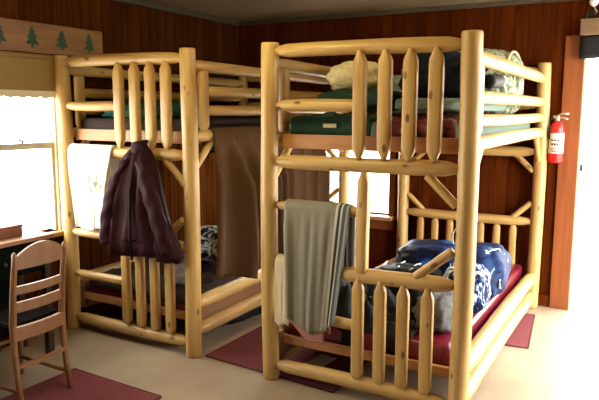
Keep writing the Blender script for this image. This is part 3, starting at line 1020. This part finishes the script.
# ------------------------------------------------------------------ chair
def chair():
    ang = math.atan2(2.127 - 1.80, -2.613 + 2.645)     # direction along the chair back, left to right
    w, d, H = 0.295, 0.34, 0.785
    ang = math.radians(92.0)
    t = thing('chair', 'small brown ladder back wooden chair facing the desk', 'chair', (-2.613, 2.127, 0.0105), 0)
    ex = Vector((-math.cos(ang), -math.sin(ang), 0))      # towards the left rear leg
    ey = Vector((-math.sin(ang), math.cos(ang), 0))       # towards the seat front (the desk)
    P = lambda a, b, z: tuple(ex * a + ey * b + Vector((0, 0, z)))
    def stick(name, pts, r, seg=10):
        bm = bmesh.new()
        tube(bm, pts, r, seg)
        return from_bm(name, bm, M['chair'], t)
    for a in (0, w):
        stick('leg', [P(a, -0.035, 0), P(a, -0.012, .15), P(a, 0, .30), P(a, 0.0, .42), P(a, -0.018, .60), P(a, -0.04, H - .045), P(a, -0.042, H - 0.01), P(a, -0.043, H)],
              [.012, .015, .017, .017, .016, .014, .012, .004])
        stick('leg', [P(a, d, 0), P(a, d - .004, .2), P(a, d - .01, .395)], [.012, .015, .017])
    def plank(name, z0, z1, b, arch=0.0, th=0.014):
        bm = bmesh.new()
        n = 17
        rows = []
        for k in range(n):
            u = k / (n - 1)
            bow = -0.018 * math.sin(PI * u)
            top = z1 + arch * math.sin(PI * u) ** 0.8
            rows.append([P(w * u, b + bow - th / 2, z0), P(w * u, b + bow - th / 2, top), P(w * u, b + bow + th / 2, top), P(w * u, b + bow + th / 2, z0)])
        loft_bm(bm, rows)
        return from_bm(name, bm, M['chair'], t, smooth=False)
    plank('crest_rail', .700, .748, -0.035, 0.068)
    plank('back_slat', .485, .535, -0.008)
    plank('back_slat', .575, .615, -0.018)
    plank('seat_rail', .345, .412, -0.004, 0, 0.02)
    bm = bmesh.new()
    bm_box(bm, (0, 0, 0), (1, 1, 1), 0)
    for v in bm.verts:
        v.co = Vector(P(-0.005 + (w + 0.01) * v.co.x, 0.015 + (d + 0.01) * v.co.y, 0.395 + 0.022 * v.co.z))
    bmesh.ops.bevel(bm, geom=bm.edges[:], offset=0.008, segments=2, affect='EDGES')
    st = from_bm('seat', bm, M['dark_seat'], t, smooth=False)
    st['label'] = 'dark seat'
    plank('stretcher', .205, .225, -0.008, 0, 0.02)
    stick('stretcher', [P(0, 0, .09), P(0, d, .10)], .010)
    stick('stretcher', [P(w, 0, .09), P(w, d, .10)], .010)
    stick('stretcher', [P(0, d, .21), P(w, d, .21)], .010)
chair()

# ------------------------------------------------------------------ desk under the left window
t = thing('desk', 'dark wooden desk with a pale top edge under the left window', 'desk', (XL + 0.03, 1.25, 0))
box('desk_top', (0.03, 0, 0.71), (0.345, 1.20, 0.735), M['desk_top'], t)
for x in (0.05, 0.30):
    for y in (0.03, 1.13):
        box('leg', (x, y, 0), (x + 0.04, y + 0.04, 0.71), M['desk'], t)
box('back_panel', (0.055, 0.07, 0.10), (0.07, 1.15, 0.71), M['desk_panel'], t)
for k in range(2):
    dr = box('drawer', (0.10, 0.08 + 0.53 * k, 0.53), (0.335, 0.59 + 0.53 * k, 0.70), M['desk_panel'], t)
    bm = bmesh.new()
    lathe(bm, [(0.004, 0), (0.006, 0.008), (0.012, 0.016), (0.010, 0.024), (0.003, 0.027)], 12)
    kn = from_bm('knob', bm, M['desk'], dr, (0.335, 0.335 + 0.53 * k, 0.615))
    kn.rotation_euler = (0, PI / 2, 0)
t = thing('box', 'reddish brown wooden box on the desk below the left window', 'box', (XL + 0.20, 2.02, 0.7355))
box('body', (-0.07, -0.2, 0), (0.07, 0.30, 0.052), M['boxwood'], t)
box('lid', (-0.075, -0.205, 0.052), (0.075, 0.305, 0.066), M['boxwood'], t)
s = named('backpack', blob_bm((0.26, 0.30, 0.40), 0.12, 2.0, 0.1, 0.7, 2.9), M['navy'], (-3.15, 1.95, 0), 'dark backpack on the floor under the desk at the left edge', 'backpack')
bm = bmesh.new()
tube(bm, [(0.10, -.05, .30), (0.135, 0, .36), (0.12, .05, .30)], 0.010, 6)
from_bm('strap', bm, M['grey_cloth'], s)

# ------------------------------------------------------------------ left window dressing
t = thing('roller_shade', 'tan roller shade with a scalloped lace hem over the left window', 'window shade', (XL, LY0 - 0.02, 0))
lw2 = LY1 - LY0 + 0.0
box('shade_cloth', (0.032, 0, 1.565), (0.036, lw2, 1.80), M['shade'], t, 0)
bm = bmesh.new()
tube(bm, [(0.045, 0, 1.785), (0.045, lw2 - 0.07, 1.785)], 0.016, 12)
from_bm('roller', bm, M['shade'], t)
bm = bmesh.new()
n = 160
top, bot = [], []
for k in range(n + 1):
    y = lw2 * k / n
    top.append((y, 1.575))
    bot.append((y, 1.538 - 0.010 * abs(math.sin(PI * y / 0.085))))
fr = [bm.verts.new((0.037, y, z)) for y, z in top], [bm.verts.new((0.037, y, z)) for y, z in bot]
bk = [bm.verts.new((0.0345, y, z)) for y, z in top], [bm.verts.new((0.0345, y, z)) for y, z in bot]
for k in range(n):
    bm.faces.new((fr[0][k], fr[0][k + 1], fr[1][k + 1], fr[1][k]))
    bm.faces.new((bk[0][k], bk[1][k], bk[1][k + 1], bk[0][k + 1]))
    bm.faces.new((fr[1][k], fr[1][k + 1], bk[1][k + 1], bk[1][k]))
    bm.faces.new((fr[0][k], bk[0][k], bk[0][k + 1], fr[0][k + 1]))
lc = from_bm('lace_hem', bm, M['lace'], t, smooth=False)
lc['label'] = 'white scalloped lace hem'

t = thing('wall_plaque', 'long wooden plaque with painted green fir trees above the left window', 'plaque', (XL, 1.30, 0))
box('board', (0.06, 0, 1.805), (0.085, 1.865, 1.985), M['plaque'], t, 0.005)
box('bracket', (0.0, 0.02, 1.85), (0.06, 0.06, 1.95), M['plaque'], t)
box('bracket', (0.0, 1.80, 1.85), (0.06, 1.84, 1.95), M['plaque'], t)
def tree_bm(yc):
    bm = bmesh.new()
    z0 = 1.832
    out = [(0, .128), (.022, .092), (.012, .092), (.036, .058), (.018, .058), (.048, .020), (.008, .020), (.008, 0)]
    pts = [(y, z) for y, z in out] + [(-y, z) for y, z in reversed(out[1:])]
    a = [bm.verts.new((0.0875, yc + y, z0 + z)) for y, z in pts]
    b = [bm.verts.new((0.0845, yc + y, z0 + z)) for y, z in pts]
    bm.faces.new(a)
    bm.faces.new(list(reversed(b)))
    for i in range(len(pts)):
        bm.faces.new((a[i], a[(i + 1) % len(pts)], b[(i + 1) % len(pts)], b[i]))
    return bm
for k in range(8):
    from_bm('painted_tree', tree_bm(1.745 - 0.222 * k), M['tree'], t, smooth=False)

# ------------------------------------------------------------------ fire extinguisher on the back wall
t = thing('fire_extinguisher', 'red fire extinguisher with a white label on the back wall', 'fire extinguisher', (-0.608, YB - 0.066, 1.09))
bm = bmesh.new()
lathe(bm, [(0.030, 0), (0.046, 0.004), (0.050, 0.015), (0.050, 0.235), (0.046, 0.262), (0.034, 0.282), (0.020, 0.293), (0.018, 0.303)], 28)
from_bm('cylinder', bm, M['red'], t)
bm = bmesh.new()
rings = []
for z in (0.075, 0.245):
    pass
a0, a1 = -PI * 1.0, PI * 0.0
outer = [[(0.0512 * math.cos(a0 + (a1 - a0) * i / 24), 0.0512 * math.sin(a0 + (a1 - a0) * i / 24), z) for i in range(25)] for z in (0.070, 0.215)]
loft_bm(bm, outer, closed=False, cap=False)
lb = from_bm('label_sheet', bm, M['label'], t)
so = lb.modifiers.new('thickness', 'SOLIDIFY')
so.thickness = 0.0012
for z, hgt, aa in ((0.165, 0.012, 0.62), (0.135, 0.016, 0.55), (0.108, 0.005, 0.6), (0.096, 0.005, 0.6), (0.084, 0.005, 0.5)):
    bm = bmesh.new()
    n = 16
    segs = 3 if hgt > 0.008 else 6
    for q in range(segs):
        f0 = -PI / 2 - aa + 2 * aa * q / segs
        f1 = f0 + 2 * aa / segs * 0.78
        loft_bm(bm, [[(0.0523 * math.cos(f0 + (f1 - f0) * i / 4), 0.0523 * math.sin(f0 + (f1 - f0) * i / 4), zz) for i in range(5)] for zz in (z - hgt / 2, z + hgt / 2)], False, False)
    pr_ = from_bm('label_print', bm, M['ink'], lb)
    s_ = pr_.modifiers.new('thickness', 'SOLIDIFY')
    s_.thickness = 0.0008
bm = bmesh.new()
lathe(bm, [(0.014, 0.300), (0.018, 0.304), (0.018, 0.325), (0.012, 0.335)], 16)
bm_box(bm, (-0.03, -0.012, 0.318), (0.012, 0.012, 0.338), 0.003)
from_bm('valve', bm, M['metal'], t)
bm = bmesh.new()
tube(bm, [(-0.01, 0, 0.330), (0.03, -0.012, 0.352), (0.075, -0.02, 0.352)], 0.007, 8)
from_bm('handle', bm, M['metal'], t)
bm = bmesh.new()
tube(bm, [(-0.005, 0, 0.322), (0.035, -0.012, 0.325), (0.07, -0.022, 0.312)], 0.006, 8)
from_bm('trigger', bm, M['metal'], t)
bm = bmesh.new()
tube(bm, [(-0.025, 0, 0.328), (-0.044, -0.03, 0.31), (-0.048, -0.038, 0.25), (-0.046, -0.036, 0.17)], 0.008, 8)
from_bm('hose', bm, M['darkmetal'], t)
box('wall_bracket', (-0.02, 0.045, 0.10), (0.02, 0.066, 0.28), M['darkmetal'], t)

# ------------------------------------------------------------------ above the doorway
t = thing('door_blind', 'black rolled blind under a wooden valance at the head of the doorway', 'blind', (DX0 - 0.03, YB - 0.03, 0))
bm = bmesh.new()
rings = []
for k in range(25):
    x = 1.0 * k / 24
    row = []
    for i in range(20):
        a = 2 * PI * i / 20
        c, s = math.cos(a), math.sin(a)
        row.append((x, -0.045 + 0.04 * math.copysign(abs(c) ** .6, c), 1.895 + 0.078 * math.copysign(abs(s) ** .5, s) + 0.003 * math.sin(9 * x)))
    rings.append(row)
loft_bm(bm, rings)
from_bm('rolled_cloth', bm, M['blind'], t)
box('valance', (0.0, -0.09, 1.975), (1.0, 0.0, 2.085), M['valance'], t)
t = thing('wall_lamp', 'small white globe lamp on a curved arm above the doorway', 'lamp', (-0.42, YB, 2.16))
bm = bmesh.new()
lathe(bm, [(0.005, 0), (0.022, 0.012), (0.032, 0.034), (0.022, 0.056), (0.005, 0.068)], 18, (0.0, -0.07, 0.005))
from_bm('globe', bm, M['lampglass'], t)
bm = bmesh.new()
tube(bm, [(-0.03, 0, -0.045), (-0.02, -0.04, -0.05), (0.02, -0.075, -0.03), (0.0, -0.07, 0.01)], 0.007, 8)
from_bm('arm', bm, M['metal'], t)
box('back_plate', (-0.05, -0.012, -0.07), (0.0, 0, -0.01), M['darkmetal'], t)

# small bottles on the back window sill
def sill_bottle(x, h, label):
    t = thing('bottle', label, 'bottle', (x, YB - 0.05, WZ0 + 0.0005), 0, 'bottles on the back window sill')
    bm = bmesh.new()
    lathe(bm, [(0.015, 0), (0.020, 0.004), (0.020, h * 0.6), (0.012, h * 0.76), (0.010, h * 0.8)], 16)
    from_bm('body', bm, M['darkmetal'], t)
    bm = bmesh.new()
    lathe(bm, [(0.011, h * 0.8), (0.012, h * 0.82), (0.012, h * 0.98), (0.009, h)], 14)
    from_bm('cap', bm, M['ink'], t)
sill_bottle(-2.315, 0.11, 'small dark bottle on the back window sill left of the long ladder picket')

# ------------------------------------------------------------------ light
w = bpy.data.worlds.new('daylight_sky')
scene.world = w
w.use_nodes = True
bg = w.node_tree.nodes['Background']
bg.inputs[0].default_value = (1.0, 0.965, 0.90, 1)
bg.inputs[1].default_value = 18.5

l = bpy.data.lights.new('added_warm_light', 'POINT')  # added bare light without a fixture, out of view, brightens the bed fronts
l.energy = 28.0
l.color = (1.0, 0.89, 0.44)
l.shadow_soft_size = 0.14
lo_ = bpy.data.objects.new('added_warm_light', l)
COL.objects.link(lo_)
lo_.location = (-1.75, 2.0, 2.08)

def portal(name, loc, rot, sx, sy):
    l = bpy.data.lights.new(name, 'AREA')
    l.shape = 'RECTANGLE'
    l.size, l.size_y = sx, sy
    l.cycles.is_portal = True
    o = bpy.data.objects.new(name, l)
    COL.objects.link(o)
    o.location = loc
    o.rotation_euler = rot
portal('portal_left_window', (XL - 0.12, (LY0 + LY1) / 2, (LZ0 + LZ1) / 2), (0, -PI / 2, 0), LZ1 - LZ0, LY1 - LY0)
portal('portal_back_window', ((WX0 + WX1) / 2, YB + 0.12, (WZ0 + WZ1) / 2), (-PI / 2, 0, 0), WX1 - WX0, WZ1 - WZ0)
portal('portal_door', ((DX0 + DX1) / 2, YB + 0.12, DZ / 2), (-PI / 2, 0, 0), DX1 - DX0, DZ)
portal('portal_right_window', (XR + 0.12, (RY0 + RY1) / 2, RZ1 / 2), (0, PI / 2, 0), RZ1, RY1 - RY0)

vs = scene.view_settings
vs.view_transform = 'Standard'
vs.look = 'None'
vs.gamma = 1.0
vs.use_curve_mapping = False
vs.exposure = 0.0
